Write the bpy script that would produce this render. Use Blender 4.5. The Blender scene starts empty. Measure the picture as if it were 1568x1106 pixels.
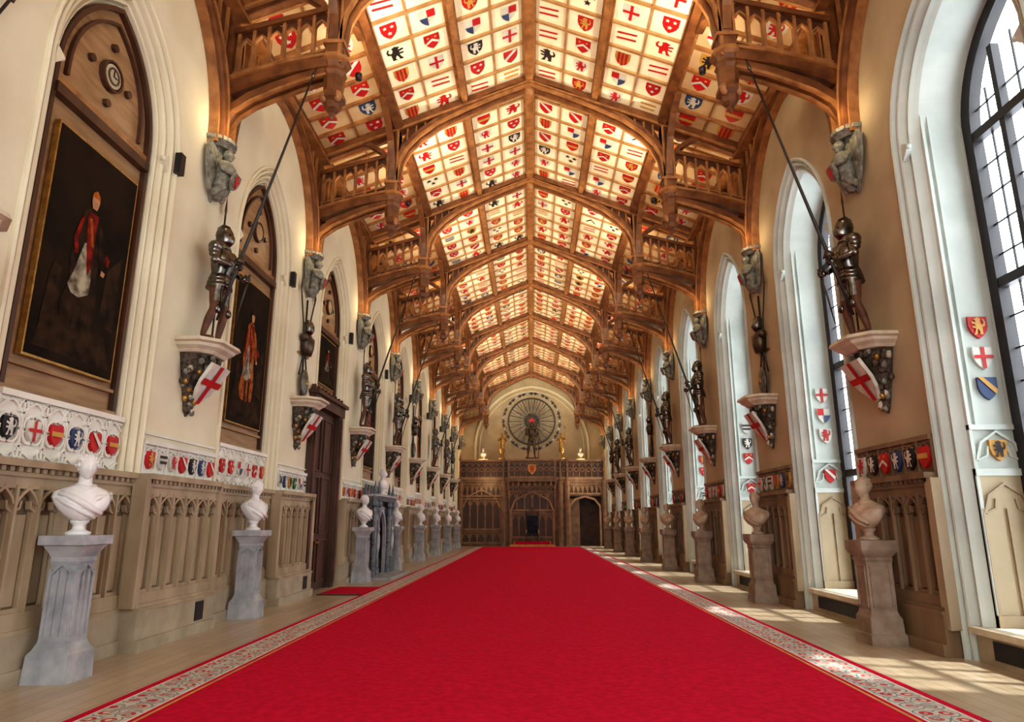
import bpy, math, random
from mathutils import Matrix, Vector, noise
random.seed(11)
sin,cos,pi=math.sin,math.cos,math.pi
# ------------------------------------------------------------ materials
MATS={}
def mat(name,col,rough=.6,metal=0.,col2=None,scale=5.,bump=0.,stretch=(1,1,1),detail=4,bscale=None,spec=None):
    m=bpy.data.materials.new(name); m.use_nodes=True
    nt=m.node_tree; bs=nt.nodes['Principled BSDF']
    bs.inputs['Roughness'].default_value=rough; bs.inputs['Metallic'].default_value=metal
    if spec is not None: bs.inputs['Specular IOR Level'].default_value=spec
    if col2 is None: col2=tuple(c*.72 for c in col)
    tc=nt.nodes.new('ShaderNodeTexCoord'); mp=nt.nodes.new('ShaderNodeMapping')
    mp.inputs['Scale'].default_value=stretch
    nz=nt.nodes.new('ShaderNodeTexNoise'); nz.inputs['Scale'].default_value=scale; nz.inputs['Detail'].default_value=detail
    rp=nt.nodes.new('ShaderNodeValToRGB')
    rp.color_ramp.elements[0].position=.35; rp.color_ramp.elements[1].position=.65
    rp.color_ramp.elements[0].color=(*col2,1); rp.color_ramp.elements[1].color=(*col,1)
    nt.links.new(tc.outputs['Object'],mp.inputs['Vector']); nt.links.new(mp.outputs[0],nz.inputs['Vector'])
    nt.links.new(nz.outputs['Fac'],rp.inputs[0]); nt.links.new(rp.outputs[0],bs.inputs['Base Color'])
    if bump>0:
        n2=nt.nodes.new('ShaderNodeTexNoise'); n2.inputs['Scale'].default_value=bscale or scale*3; n2.inputs['Detail'].default_value=5
        nt.links.new(mp.outputs[0],n2.inputs['Vector'])
        bp=nt.nodes.new('ShaderNodeBump'); bp.inputs['Strength'].default_value=bump; bp.inputs['Distance'].default_value=.02
        nt.links.new(n2.outputs['Fac'],bp.inputs['Height']); nt.links.new(bp.outputs[0],bs.inputs['Normal'])
    MATS[name]=m
    return m
mat('wood_roof',(.20,.078,.026),.42,0,(.10,.034,.011),4,.2,(1,1,1))
mat('wood_dark',(.10,.033,.013),.5,0,(.045,.014,.006),3,.15)
mat('wood_gold',(.37,.172,.062),.42,0,(.21,.088,.029),5,.15)
mat('wood_rib',(.44,.26,.11),.45,0,(.32,.17,.065),4,.0)
mat('wood_panel',(.36,.225,.11),.5,0,(.25,.145,.066),2,.1,(1,1,6))
mat('wood_screen',(.22,.12,.055),.5,0,(.13,.068,.03),3,.1)
mat('wood_screen2',(.33,.19,.095),.5,0,(.22,.115,.055),3,.1)
mat('wood_brown',(.09,.038,.018),.45,0,(.045,.018,.009),3,.1,(1,1,.2))
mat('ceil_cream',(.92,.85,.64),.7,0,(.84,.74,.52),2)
mat('ceil_cream_dim',(.53,.35,.18),.7,0,(.64,.48,.28),1.5)  # cream panels, colour darkened where the outer slopes get less light
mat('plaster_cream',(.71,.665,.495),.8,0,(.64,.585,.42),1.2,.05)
mat('plaster_white',(.76,.76,.69),.7,0,(.64,.63,.55),1.5,.05)
mat('reveal_white',(.58,.635,.59),.6,0,(.46,.515,.475),1.5,.05)
mat('plaster_dim',(.47,.395,.265),.8,0,(.39,.315,.205),1.2,.05)  # dimness of the backlit right wall is put into this plaster colour
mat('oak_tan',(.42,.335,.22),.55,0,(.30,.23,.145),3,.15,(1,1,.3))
mat('oak_shade',(.19,.138,.085),.6,0,(.125,.088,.052),3,.1,(1,1,.3))  # oak_tan darkened in colour for the shadow in panel recesses
mat('oak_dim',(.25,.165,.095),.55,0,(.155,.10,.055),3,.15,(1,1,.3))  # same oak as oak_tan, dimmed in colour for the right wall
mat('oak_dim_shade',(.10,.06,.034),.6,0,(.065,.04,.023),3,.1,(1,1,.3))  # recess shadow put into the dimmed oak colour
mat('stone_plinth',(.42,.355,.255),.6,0,(.32,.265,.18),3,.1)
mat('marble',(.80,.79,.76),.3,0,(.60,.60,.59),3,.05,(1,1,.5))
mat('marble_grey',(.43,.44,.45),.35,0,(.26,.275,.29),4,.15)
mat('stone_brown',(.33,.255,.195),.6,0,(.21,.155,.11),6,.4)
mat('bust_tan',(.50,.39,.29),.5,0,(.35,.265,.185),5,.1)
mat('stone_grey',(.28,.275,.225),.7,0,(.13,.125,.095),14,.6)
mat('slab',(.62,.555,.43),.6,0,(.48,.42,.31),5,.1)
mat('carved_dark',(.05,.04,.033),.5,.2,(.16,.12,.08),30,.8)
mat('fire_stone',(.17,.19,.21),.35,.2,(.06,.07,.08),14,.7)
mat('steel',(.23,.215,.195),.25,1,(.08,.07,.06),8,.1)
mat('steel_dark',(.06,.052,.048),.4,.8,(.12,.085,.05),8,.1)
mat('brass',(.45,.28,.11),.35,1,(.30,.16,.06),8,.1)
mat('leather',(.15,.055,.02),.6,0,(.07,.026,.011),8,.1)
mat('black',(.012,.012,.013),.5)
mat('pole',(.03,.022,.018),.5)
mat('frame_dark',(.020,.016,.018),.45)
mat('bronze',(.10,.085,.07),.4,.7,(.20,.18,.15),14,.1)
mat('gilt',(.55,.34,.10),.35,.7,(.35,.19,.05),10,.1)
mat('h_red',(.52,.012,.014),.5); mat('h_blue',(.035,.065,.17),.5); mat('h_black',(.022,.017,.017),.5)
mat('h_gold',(.60,.33,.07),.5); mat('h_green',(.03,.16,.05),.5); mat('h_white',(.70,.68,.60),.5)
K=dict(spec=.12)
mat('canvas',(.007,.005,.0035),.8,0,(.022,.013,.007),1.5,.0,(1,1,1),**K)
mat('p_red',(.24,.018,.008),.8,0,(.07,.007,.004),9,**K); mat('p_white',(.40,.36,.26),.8,0,(.09,.075,.05),9,**K)
mat('p_skin',(.50,.27,.14),.8,**K); mat('p_brown',(.045,.024,.011),.8,0,(.012,.008,.005),5,**K)
mat('p_orange',(.42,.13,.025),.8,0,(.15,.035,.01),10,**K); mat('p_blue',(.03,.033,.055),.8,0,(.01,.01,.018),6,**K)
mat('carpet_red',(.60,.007,.045),.95,0,(.47,.005,.032),14,.6,(1,1,1),9,160,spec=.1)
def border_mat():
    m=bpy.data.materials.new('carpet_border'); m.use_nodes=True; nt=m.node_tree; bs=nt.nodes['Principled BSDF']; bs.inputs['Roughness'].default_value=.95
    L=nt.links.new; N=nt.nodes.new
    tc=N('ShaderNodeTexCoord')
    v=N('ShaderNodeTexVoronoi'); v.inputs['Scale'].default_value=5.2; v.inputs['Randomness'].default_value=.35
    nz=N('ShaderNodeTexNoise'); nz.inputs['Scale'].default_value=12; nz.inputs['Detail'].default_value=3
    L(tc.outputs['Object'],v.inputs['Vector']); L(tc.outputs['Object'],nz.inputs['Vector'])
    r1=N('ShaderNodeValToRGB'); e=r1.color_ramp.elements; r1.color_ramp.interpolation='CONSTANT'
    e[0].color=(.65,.5,.33,1); e[1].position=.14; e[1].color=(.42,.02,.03,1)
    a=e.new(.30); a.color=(.52,.48,.41,1); a=e.new(.46); a.color=(.12,.18,.20,1); a=e.new(.52); a.color=(.52,.48,.41,1)
    L(v.outputs['Distance'],r1.inputs[0])
    r2=N('ShaderNodeValToRGB'); r2.color_ramp.interpolation='CONSTANT'; e=r2.color_ramp.elements
    e[0].color=(0,0,0,1); e[1].position=.55; e[1].color=(1,1,1,1)
    L(nz.outputs['Fac'],r2.inputs[0])
    mx=N('ShaderNodeMix'); mx.data_type='RGBA'; L(r2.outputs[0],mx.inputs[0]); L(r1.outputs[0],mx.inputs[6]); mx.inputs[7].default_value=(.34,.29,.25,1)
    L(mx.outputs[2],bs.inputs['Base Color']); MATS['carpet_border']=m
border_mat()
def floor_mat():
    m=bpy.data.materials.new('floor_boards'); m.use_nodes=True; nt=m.node_tree; bs=nt.nodes['Principled BSDF']; bs.inputs['Roughness'].default_value=.28
    L=nt.links.new; N=nt.nodes.new
    tc=N('ShaderNodeTexCoord'); mp=N('ShaderNodeMapping'); mp.inputs['Rotation'].default_value=(0,0,pi/2)
    br=N('ShaderNodeTexBrick'); br.inputs['Scale'].default_value=1; br.inputs['Brick Width'].default_value=2.4; br.inputs['Row Height'].default_value=.16
    br.inputs['Mortar Size'].default_value=.004
    br.inputs['Color1'].default_value=(.60,.49,.34,1); br.inputs['Color2'].default_value=(.48,.38,.25,1); br.inputs['Mortar'].default_value=(.24,.17,.10,1)
    nz=N('ShaderNodeTexNoise'); nz.inputs['Scale'].default_value=3; nz.inputs['Detail'].default_value=6
    mx=N('ShaderNodeMix'); mx.data_type='RGBA'; mx.blend_type='MULTIPLY'; mx.inputs[0].default_value=.4
    L(tc.outputs['Object'],mp.inputs[0]); L(mp.outputs[0],br.inputs['Vector']); L(mp.outputs[0],nz.inputs['Vector'])
    L(br.outputs['Color'],mx.inputs[6]); L(nz.outputs['Fac'],mx.inputs[7]); L(mx.outputs[2],bs.inputs['Base Color'])
    MATS['floor_boards']=m
floor_mat()
def glass_mat():
    m=bpy.data.materials.new('window_glass'); m.use_nodes=True; nt=m.node_tree; nt.nodes.clear()
    o=nt.nodes.new('ShaderNodeOutputMaterial'); t=nt.nodes.new('ShaderNodeBsdfTransparent'); g=nt.nodes.new('ShaderNodeBsdfGlossy'); g.inputs['Roughness'].default_value=.05
    t.inputs[0].default_value=(.86,.90,.93,1)
    x=nt.nodes.new('ShaderNodeMixShader'); x.inputs[0].default_value=.06
    nt.links.new(t.outputs[0],x.inputs[1]); nt.links.new(g.outputs[0],x.inputs[2]); nt.links.new(x.outputs[0],o.inputs[0]); MATS['window_glass']=m
glass_mat()

# ------------------------------------------------------------ builder
def FR(O,U,V,N): return (Vector(O),Vector(U).normalized(),Vector(V).normalized(),Vector(N).normalized())
class B:
    def __init__(s): s.v=[];s.f=[];s.m=[];s.sm=[];s.names=[];s.M=None
    def mi(s,n):
        if n not in s.names: s.names.append(n)
        return s.names.index(n)
    def add(s,vs,fs,m,smooth=False):
        o=len(s.v)
        for p in vs:
            p=Vector(p)
            if s.M is not None: p=s.M@p
            s.v.append(p)
        k=s.mi(m)
        for f in fs: s.f.append([o+i for i in f]); s.m.append(k); s.sm.append(smooth)
    def box(s,x0,x1,y0,y1,z0,z1,m):
        s.add([(x0,y0,z0),(x1,y0,z0),(x1,y1,z0),(x0,y1,z0),(x0,y0,z1),(x1,y0,z1),(x1,y1,z1),(x0,y1,z1)],
              [(0,3,2,1),(4,5,6,7),(0,1,5,4),(1,2,6,5),(2,3,7,6),(3,0,4,7)],m)
    def P(s,F,u,v,n): return F[0]+F[1]*u+F[2]*v+F[3]*n
    def fbox(s,F,u0,u1,v0,v1,n0,n1,m):
        vs=[s.P(F,u,v,n) for n in (n0,n1) for (u,v) in ((u0,v0),(u1,v0),(u1,v1),(u0,v1))]
        s.add(vs,[(0,3,2,1),(4,5,6,7),(0,1,5,4),(1,2,6,5),(2,3,7,6),(3,0,4,7)],m)
    def flat(s,F,poly,n,m): s.add([s.P(F,a,b,n) for a,b in poly],[list(range(len(poly)))],m)
    def extr(s,F,poly,n0,n1,m):
        k=len(poly); vs=[s.P(F,a,b,n0) for a,b in poly]+[s.P(F,a,b,n1) for a,b in poly]
        s.add(vs,[list(range(k))[::-1],list(range(k,2*k))]+[(i,(i+1)%k,k+(i+1)%k,k+i) for i in range(k)],m)
    def ribbon(s,F,path,t,n0,n1,m,closed=False):
        k=len(path); A=[];Bq=[]
        for i in range(k):
            a=path[i-1] if (i>0 or closed) else path[i]; c=path[(i+1)%k] if (i<k-1 or closed) else path[i]
            dx,dy=c[0]-a[0],c[1]-a[1]; l=math.hypot(dx,dy) or 1; nx,ny=-dy/l*t/2,dx/l*t/2
            A.append((path[i][0]+nx,path[i][1]+ny)); Bq.append((path[i][0]-nx,path[i][1]-ny))
        vs=[s.P(F,a,b,n) for n in (n0,n1) for L in (A,Bq) for a,b in L]; fs=[]
        R=range(k) if closed else range(k-1)
        for i in R:
            j=(i+1)%k
            fs+=[(i,j,k+j,k+i),(2*k+i,3*k+i,3*k+j,2*k+j),(i,2*k+i,2*k+j,j),(k+i,k+j,3*k+j,3*k+i)]
        if not closed: fs+=[(0,k,3*k,2*k),(k-1,2*k-1,4*k-1,3*k-1)]
        s.add(vs,fs,m)
    def loft(s,rings,m,closed=True,caps=True,smooth=True):
        k=len(rings[0]); vs=[p for r in rings for p in r]; fs=[]
        for a in range(len(rings)-1):
            for i in (range(k) if closed else range(k-1)):
                j=(i+1)%k; fs.append((a*k+i,a*k+j,(a+1)*k+j,(a+1)*k+i))
        if caps and closed: fs+=[list(range(k))[::-1],[(len(rings)-1)*k+i for i in range(k)]]
        s.add(vs,fs,m,smooth)
    def lathe(s,c,prof,m,n=14,sx=1,sy=1,smooth=True):
        s.loft([[(c[0]+r*cos(2*pi*i/n)*sx,c[1]+r*sin(2*pi*i/n)*sy,c[2]+z) for i in range(n)] for z,r in prof],m,smooth=smooth)
    def sq(s,c,prof,m,ky=1,rot=pi/4):
        s.loft([[(c[0]+r*1.4142*cos(2*pi*i/4+rot),c[1]+r*1.4142*ky*sin(2*pi*i/4+rot),c[2]+z) for i in range(4)] for z,r in prof],m,smooth=False)
    def tube(s,path,r,m,n=8,smooth=True):
        pts=[Vector(p) for p in path]; rs=r if isinstance(r,(list,tuple)) else [r]*len(pts); rings=[]
        for i,p in enumerate(pts):
            d=(pts[min(i+1,len(pts)-1)]-pts[max(i-1,0)]).normalized()
            a=Vector((0,0,1)) if abs(d.z)<.9 else Vector((1,0,0)); u=d.cross(a).normalized(); w=d.cross(u)
            rings.append([p+(u*cos(2*pi*k/n)+w*sin(2*pi*k/n))*rs[i] for k in range(n)])
        s.loft(rings,m,smooth=smooth)
    def ell(s,c,r,m,nu=14,nv=8,lump=0,seed=0):
        rings=[]
        for j in range(nv+1):
            ph=-pi/2+pi*j/nv; ring=[]
            for i in range(nu):
                th=2*pi*i/nu; d=Vector((cos(ph)*cos(th),cos(ph)*sin(th),sin(ph)))
                k=1+lump*noise.noise(d*3+Vector((seed,0,0)))
                ring.append((c[0]+r[0]*d.x*k,c[1]+r[1]*d.y*k,c[2]+r[2]*d.z*k))
            rings.append(ring)
        s.loft(rings,m,caps=False)
    def strip(s,A,C,m,smooth=False):
        k=len(A); s.add(list(A)+list(C),[(i,i+1,k+i+1,k+i) for i in range(k-1)],m,smooth)
    def obj(s,name,loc=(0,0,0),parent=None):
        me=bpy.data.meshes.new(name); me.from_pydata([tuple(v) for v in s.v],[],s.f)
        for n in s.names: me.materials.append(MATS[n])
        me.polygons.foreach_set('material_index',s.m); me.polygons.foreach_set('use_smooth',s.sm); me.update()
        return inst(name,me,loc,parent)
def inst(name,me,loc=(0,0,0),parent=None,rz=0,scale=(1,1,1)):
    o=bpy.data.objects.new(name,me); o.location=loc; o.rotation_euler=(0,0,rz); o.scale=scale
    bpy.context.scene.collection.objects.link(o)
    if parent: o.parent=parent
    return o

XW=4.9; SP=4.55; Y0=.25
TY=[Y0+SP*k for k in range(-1,11)]
YB,YF=-6.6,47.0
ZR=11.65; SL=.40
def wallF(s,yc,x=XW): return FR((s*x,yc,0),(0,1,0),(0,0,1),(-s,0,0))
def arch(w,zs,z0,c=.67,n=10):
    r=w+c; amax=math.acos(-c/r) if c>0 else pi/2; pts=[(-w,z0)]
    L=[]
    for i in range(n+1):
        a=pi+(amax-pi)*i/n; L.append((c+r*cos(a),zs+r*sin(a)))
    pts+=L; pts+=[(-u,v) for u,v in L[::-1][1:]]; pts.append((w,z0)); return pts
def wallfield(b,F,pts,u0,u1,z1,n,m):
    k=len(pts)//2; 
    for i in range(k):
        a,c=pts[i],pts[i+1]; b.flat(F,[(u0,a[1]),a,c,(u0,c[1])],n,m)
        a,c=pts[-1-i],pts[-2-i]; b.flat(F,[a,(u1,a[1]),(u1,c[1]),c],n,m)
    zt=pts[k][1]; b.flat(F,[(u0,zt),(u1,zt),(u1,z1),(u0,z1)],n,m)
# ------------------------------------------------------------ heraldry
HT=[(-.45,.5),(.45,.5),(.45,.0),(.36,-.25),(.2,-.45),(0,-.6),(-.2,-.45),(-.36,-.25),(-.45,0)]
LION=[(-.28,-.42),(-.12,-.4),(-.08,-.2),(-.02,-.12),(.04,-.3),(-.02,-.4),(.16,-.4),(.16,-.2),(.18,-.02),(.3,.02),(.33,.22),(.26,.38),(.2,.36),(.26,.2),(.2,.08),(.12,.1),(.08,.26),(.12,.38),(-.02,.46),(-.12,.4),(-.22,.36),(-.14,.3),(-.12,.2),(-.3,.26),(-.33,.16),(-.16,.1),(-.14,.02),(-.3,.02),(-.3,-.08),(-.14,-.08),(-.18,-.24)]
def disc(x,y,r,n=8): return [(x+r*cos(2*pi*i/n),y+r*sin(2*pi*i/n)) for i in range(n)]
def star(x,y,r): return [(x+(r if i%2==0 else r*.45)*cos(pi*i/5+pi/2),y+(r if i%2==0 else r*.45)*sin(pi*i/5+pi/2)) for i in range(10)]
R_,U_,K_,G_,V_,W_='h_red','h_blue','h_black','h_gold','h_green','h_white'
DES=[
 [(HT,W_),([(-.08,.5),(.08,.5),(.08,-.55),(-.08,-.55)],R_),([(-.45,.1),(.45,.1),(.45,-.06),(-.45,-.06)],R_)],
 [(HT,R_),(LION,G_)],
 [(HT,R_),([(-.45,-.1),(0,.2),(.45,-.1),(.40,-.25),(0,.02),(-.40,-.25)],W_),(disc(-.22,.32,.08),G_),(disc(.22,.32,.08),G_)],
 [(HT,U_),(LION,W_)],
 [(HT,W_),(LION,R_)],
 [(HT,G_),(LION,K_)],
 [(HT,U_),([(-.45,.5),(-.2,.5),(.42,-.1),(.3,-.32)],G_)],
 [(HT,W_),([(-.45,.5),(0,.5),(0,0),(-.45,0)],R_),([(0,0),(.45,0),(.36,-.25),(.2,-.45),(0,-.6)],U_)],
 [(HT,G_),([(-.3,.5),(-.15,.5),(-.15,-.47),(-.3,-.33)],R_),([(-.07,.5),(.07,.5),(.07,-.55),(-.07,-.55)],R_),([(.3,.5),(.15,.5),(.15,-.47),(.3,-.33)],R_)],
 [(HT,W_),([(-.45,.35),(.45,.35),(.45,.18),(-.45,.18)],K_),([(-.45,0),(.45,0),(.38,-.18),(-.38,-.18)],K_)],
 [(HT,R_),(star(-.2,.25,.14),W_),(star(.2,.25,.14),W_),(star(0,-.15,.16),W_)],
 [(HT,K_),(LION,W_)],
 [(HT,V_),([(-.45,-.1),(0,.2),(.45,-.1),(.40,-.25),(0,.02),(-.40,-.25)],W_)],
 [(HT,W_),([(-.45,.5),(-.28,.5),(.4,-.15),(.3,-.32)],K_),([(.45,.5),(.28,.5),(-.4,-.15),(-.3,-.32)],K_)],
 [(HT,R_),([(-.45,.5),(-.2,.5),(.42,-.1),(.3,-.32)],W_)],
 [(HT,R_),([(-.45,.15),(.45,.15),(.45,-.1),(-.45,-.1)],G_)],
]
REDS=[DES[1],DES[2],DES[10],DES[14],DES[15],DES[0],DES[4],DES[8]]
OPEN=[[([(x*1.35,y*1.1) for x,y in LION],R_)],[([(x*1.35,y*1.1) for x,y in LION],K_)],[([(-x*1.4,y) for x,y in LION],R_)],
 [([(-.5,.1),(.5,.2),(.5,.32),(-.5,.22)],R_),([(-.5,-.25),(.5,-.15),(.5,-.03),(-.5,-.13)],R_)],
 [([(-.45,-.3),(0,.3),(.45,-.3),(.3,-.3),(0,.1),(-.3,-.3)],K_)],
 [(star(-.25,.2,.2),K_),(star(.25,.2,.2),K_),(star(0,-.2,.2),K_)],
 [([(-.45,.35),(.45,.35),(.45,.2),(-.45,.2)],G_),([(-.45,0),(.45,0),(.38,-.15),(-.38,-.15)],G_)]]
def shield(b,F,u,v,sz,n,des,relief=.0,rot=0.):
    for i,(poly,c) in enumerate(des):
        pp=[(u+sz*(x*cos(rot)-y*sin(rot)),v+sz*(x*sin(rot)+y*cos(rot))) for x,y in poly]
        if relief and i==0: b.extr(F,pp,n-.02,n+relief,c)
        else: b.flat(F,pp,n+relief+.004*(i+1 if i else 1)+(0.004 if i else 0),c)

# ------------------------------------------------------------ floor & carpet
b=B(); b.box(-6.6,6.6,YB-.3,YF+2.2,-.2,0,'floor_boards'); b.obj('floor')
b=B(); yf,yn=43.25,-5.8; cx=-.05; T=.02
b.box(cx-2.98,cx+2.98,yn,yf,0.001,T,'carpet_red')
for s in (-1,1):
    def seg(a,c,m,h=T): x0,x1=sorted((cx+s*a,cx+s*c)); b.box(x0,x1,yn,yf,0.001,h,m)
    seg(2.98,3.01,'h_gold'); seg(3.01,3.05,'carpet_red'); seg(3.05,3.07,'h_white'); seg(3.07,3.44,'carpet_border'); seg(3.44,3.46,'h_white'); seg(3.46,3.54,'carpet_red')
b.obj('carpet')
DY=15.75
b=B(); b.box(-4.55,-3.60,DY-.8,DY+.9,.001,.018,'carpet_red'); b.box(-4.55,-3.60,DY-.9,DY-.8,.001,.018,'h_black'); b.obj('door_mat')

# ------------------------------------------------------------ wainscot
def wainscot(b,F,u0,u1,np_,m,mg,hz=2.05,sp=.34,pl=.16):
    st='stone_plinth' if m=='oak_tan' else m
    b.fbox(F,u0,u1,0,.14,-.3,np_+pl,st)
    b.fbox(F,u0,u1,.14,.46,-.3,np_+pl*.7,st)
    b.fbox(F,u0,u1,.46,.50,-.3,np_+pl*.8,m); b.fbox(F,u0,u1,.50,.54,-.3,np_+pl*.55,m); b.fbox(F,u0,u1,.54,.66,-.3,np_+.05,m)
    b.fbox(F,u0,u1,.66,hz-.12,-.3,np_-.03,mg)
    b.fbox(F,u0,u1,hz-.22,hz-.12,-.3,np_+.035,m)
    b.fbox(F,u0,u1,hz-.12,hz-.08,-.3,np_+.06,m); b.fbox(F,u0,u1,hz-.08,hz-.03,-.3,np_+.03,mg); b.fbox(F,u0,u1,hz-.03,hz+.04,-.3,np_+.11,m)
    k=max(1,round((u1-u0)/sp)); w=(u1-u0)/k
    for i in range(int((u1-u0)/.11)):
        u=u0+(i+.5)*.11; b.fbox(F,u-.028,u+.028,hz-.078,hz-.032,np_+.02,np_+.08,m)
    for i in range(k+1):
        u=u0+i*w; b.fbox(F,u-.018,u+.018,.66,hz-.2,np_-.02,np_+.06,m); b.fbox(F,u-.042,u+.042,.66,hz-.2,np_-.03,np_+.015,m)
    for i in range(k):
        u=u0+(i+.5)*w; h=w/2-.02; zt=hz-.38
        arc=[(u+h*q,zt+.15*(1-abs(q))**.6 if abs(q)<1 else zt) for q in (-1,-.8,-.5,-.25,0,.25,.5,.8,1)]
        b.ribbon(F,arc,.03,np_-.02,np_+.05,m)
        for t in (-1,1):
            b.ribbon(F,[(u+t*h,zt-.07),(u+t*h*.55,zt-.04),(u+t*h*.45,zt+.03)],.025,np_-.02,np_+.035,m)
        b.fbox(F,u-.010,u+.010,zt+.15,hz-.2,np_-.02,np_+.045,m)
        b.fbox(F,u-h,u-.012,hz-.235,hz-.2,np_-.02,np_+.045,m); b.fbox(F,u+.012,u+h,hz-.235,hz-.2,np_-.02,np_+.045,m)
        # inner raised field of each panel
        b.fbox(F,u-h+.055,u+h-.055,.72,zt-.10,np_-.03,np_-.012,m)
        b.fbox(F,u-h,u+h,.66,.70,np_-.02,np_+.02,m)
def frieze(b,F,u0,u1,z0,z1,np_,m,k,seed,quat=True,sz=.26):
    rnd=random.Random(seed)
    b.fbox(F,u0,u1,z0,z1,-.3,np_,m); b.fbox(F,u0,u1,z1-.06,z1,-.3,np_+.05,m); b.fbox(F,u0,u1,z1-.10,z1-.08,np_,np_+.02,m)
    w=(u1-u0)/k; zc=(z0+z1)/2-.03
    for i in range(k):
        u=u0+(i+.5)*w
        if quat:
            r=min(w/2,(z1-z0)/2-.06)-.01
            for a in range(4):
                an=a*pi/2+pi/4; c=(u+r*.42*cos(an),zc+r*.42*sin(an))
                b.ribbon(F,[(c[0]+r*.58*cos(an+t),c[1]+r*.58*sin(an+t)) for t in (-1.6,-1.,-.5,0,.5,1.,1.6)],.022,np_,np_+.035,m)
            b.fbox(F,u0+i*w-.012,u0+i*w+.012,z0,z1-.06,np_,np_+.035,m)
            for q in (z0+.10,z1-.17): b.ribbon(F,[(u-w/2+.02,q),(u-w*.2,q+(.06 if q>zc else -.04)),(u,q+(.09 if q>zc else -.07)),(u+w*.2,q+(.06 if q>zc else -.04)),(u+w/2-.02,q)],.02,np_,np_+.03,m)
            if i<k-1:
                for q in (z0+.07,z1-.14): b.ribbon(F,disc(u0+i*w+w,q,.06,8),.02,np_,np_+.035,m,True)
        else:
            b.fbox(F,u0+i*w-.015,u0+i*w+.015,z0,z1-.06,np_,np_+.03,m)
            b.ribbon(F,[(u-w/2+.02,z1-.2),(u-w/4,z1-.13),(u,z1-.10),(u+w/4,z1-.13),(u+w/2-.02,z1-.2)],.02,np_,np_+.025,m)
        shield(b,F,u,zc,sz,np_+.02,rnd.choice(REDS+DES if quat else DES),.025)
BC=[y+SP/2 for y in TY[:-1]]
DOORBAY=16.175
# ------------------------------------------------------------ wall_left
def jamb(b,F,prof,m,zs,z0):
    prev=None
    for w,n in prof:
        cur=[b.P(F,u,v,n) for u,v in arch(w,zs,z0)]
        if prev: b.strip(prev,cur,m)
        prev=cur
def cusps(b,F,w,n,m):
    for t in (-1,1):
        b.extr(F,[(t*w,6.12),(t*(w-.10),6.22),(t*(w-.13),6.30),(t*(w-.02),6.36)],n-.05,n+.02,m)
        b.ell(b.P(F,t*(w-.12),6.27,n),(.035,.035,.035),m,8,6)
ZS=6.3
PL=[(1.28,0),(1.28,.035),(1.255,.05),(1.23,.035),(1.22,-.025),(1.195,-.045),(1.18,.0),(1.155,.015),(1.135,-.02),(1.125,-.09),(1.10,-.11),(1.085,-.055),(1.06,-.05),(1.04,-.08),(1.03,-.15),(1.005,-.16),(.99,-.11),(.97,-.12),(.96,-.2),(.93,-.22)]
bl=B()
for i,yc in enumerate(BC):
    F=wallF(-1,yc); H=SP/2
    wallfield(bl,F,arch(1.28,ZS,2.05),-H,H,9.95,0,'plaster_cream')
    jamb(bl,F,PL,'plaster_cream',ZS,2.05); cusps(bl,F,1.13,-.03,'plaster_cream')
    back=arch(.93,ZS,2.7); bl.flat(F,back,-.22,'wood_panel')
    if abs(yc-DOORBAY)>.1:
        wainscot(bl,F,-1.28,1.28,-0.06,'oak_tan','oak_shade',pl=.10)
        frieze(bl,F,-.98,.98,2.09,2.74,-.10,'plaster_white',6,i+3,sz=.20)
    else:
        bl.fbox(F,-1.3,1.3,0,4.3,-.3,-.10,'plaster_white')
        bl.fbox(F,-1.15,1.15,4.25,4.45,-.3,.0,'wood_panel')
    bl.fbox(F,-.93,.93,2.76,2.80,-.22,-.15,'wood_panel'); bl.fbox(F,-.93,.93,3.02,3.06,-.22,-.17,'wood_panel')
    bl.ribbon(F,arch(.89,ZS,2.8),.06,-.22,-.15,'wood_brown')
    bl.fbox(F,-.88,.88,5.98,6.10,-.22,-.12,'wood_brown'); bl.fbox(F,-.88,.88,6.12,6.2,-.22,-.16,'wood_gold')
    bl.ribbon(F,arch(.70,6.45,6.3,.45),.04,-.22,-.17,'wood_brown')
    zc=6.78
    for (du,dv) in ((-.36,0),(.36,0),(0,.40),(0,-.36)): bl.extr(F,disc(du,zc+dv,.05,10),-.22,-.17,'wood_brown')
    bl.extr(F,disc(0,zc,.15,16),-.22,-.16,'plaster_dim' if i==2 else 'wood_panel'); bl.ribbon(F,disc(0,zc,.18,16),.03,-.22,-.15,'wood_brown',True)
    if i==2: bl.ribbon(F,disc(0,zc,.10,12),.02,-.16,-.145,'bronze',True); bl.fbox(F,-.006,.006,zc,zc+.08,-.16,-.15,'black'); bl.fbox(F,0,.06,zc-.006,zc+.006,-.16,-.15,'black')
    if i>=2: 
        bl.fbox(F,1.18,1.30,6.15,6.45,.03,.12,'frame_dark')
for k,y in enumerate(TY):
    F=wallF(-1,y)
    wainscot(bl,F,-.99,.99,.10,'oak_tan','oak_shade')
    frieze(bl,F,-.97,.97,2.09,2.52,.02,'plaster_white',7,k+40,False,.20)
    bl.ribbon(F,[(-.97,2.60),(.97,2.60)],.03,0,.03,'plaster_white')
    for u in (-.99,.99):
        bl.fbox(F,u-.06,u+.06,.5,2.02,.0,.18,'oak_tan')
    bl.fbox(F,.45,.68,.17,.42,.2,.225,'black')
Fw=FR((-XW,0,0),(0,1,0),(0,0,1),(1,0,0))
bl.fbox(Fw,YB-.2,YF+.2,-.1,10.2,-.75,-.55,'plaster_cream')
bl.fbox(Fw,YB-.2,TY[0]+.02,0,9.95,-.3,0,'plaster_cream'); bl.fbox(Fw,TY[-1]-.02,YF+.2,0,9.95,-.3,0,'plaster_cream')
bl.obj('wall_left')
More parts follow.
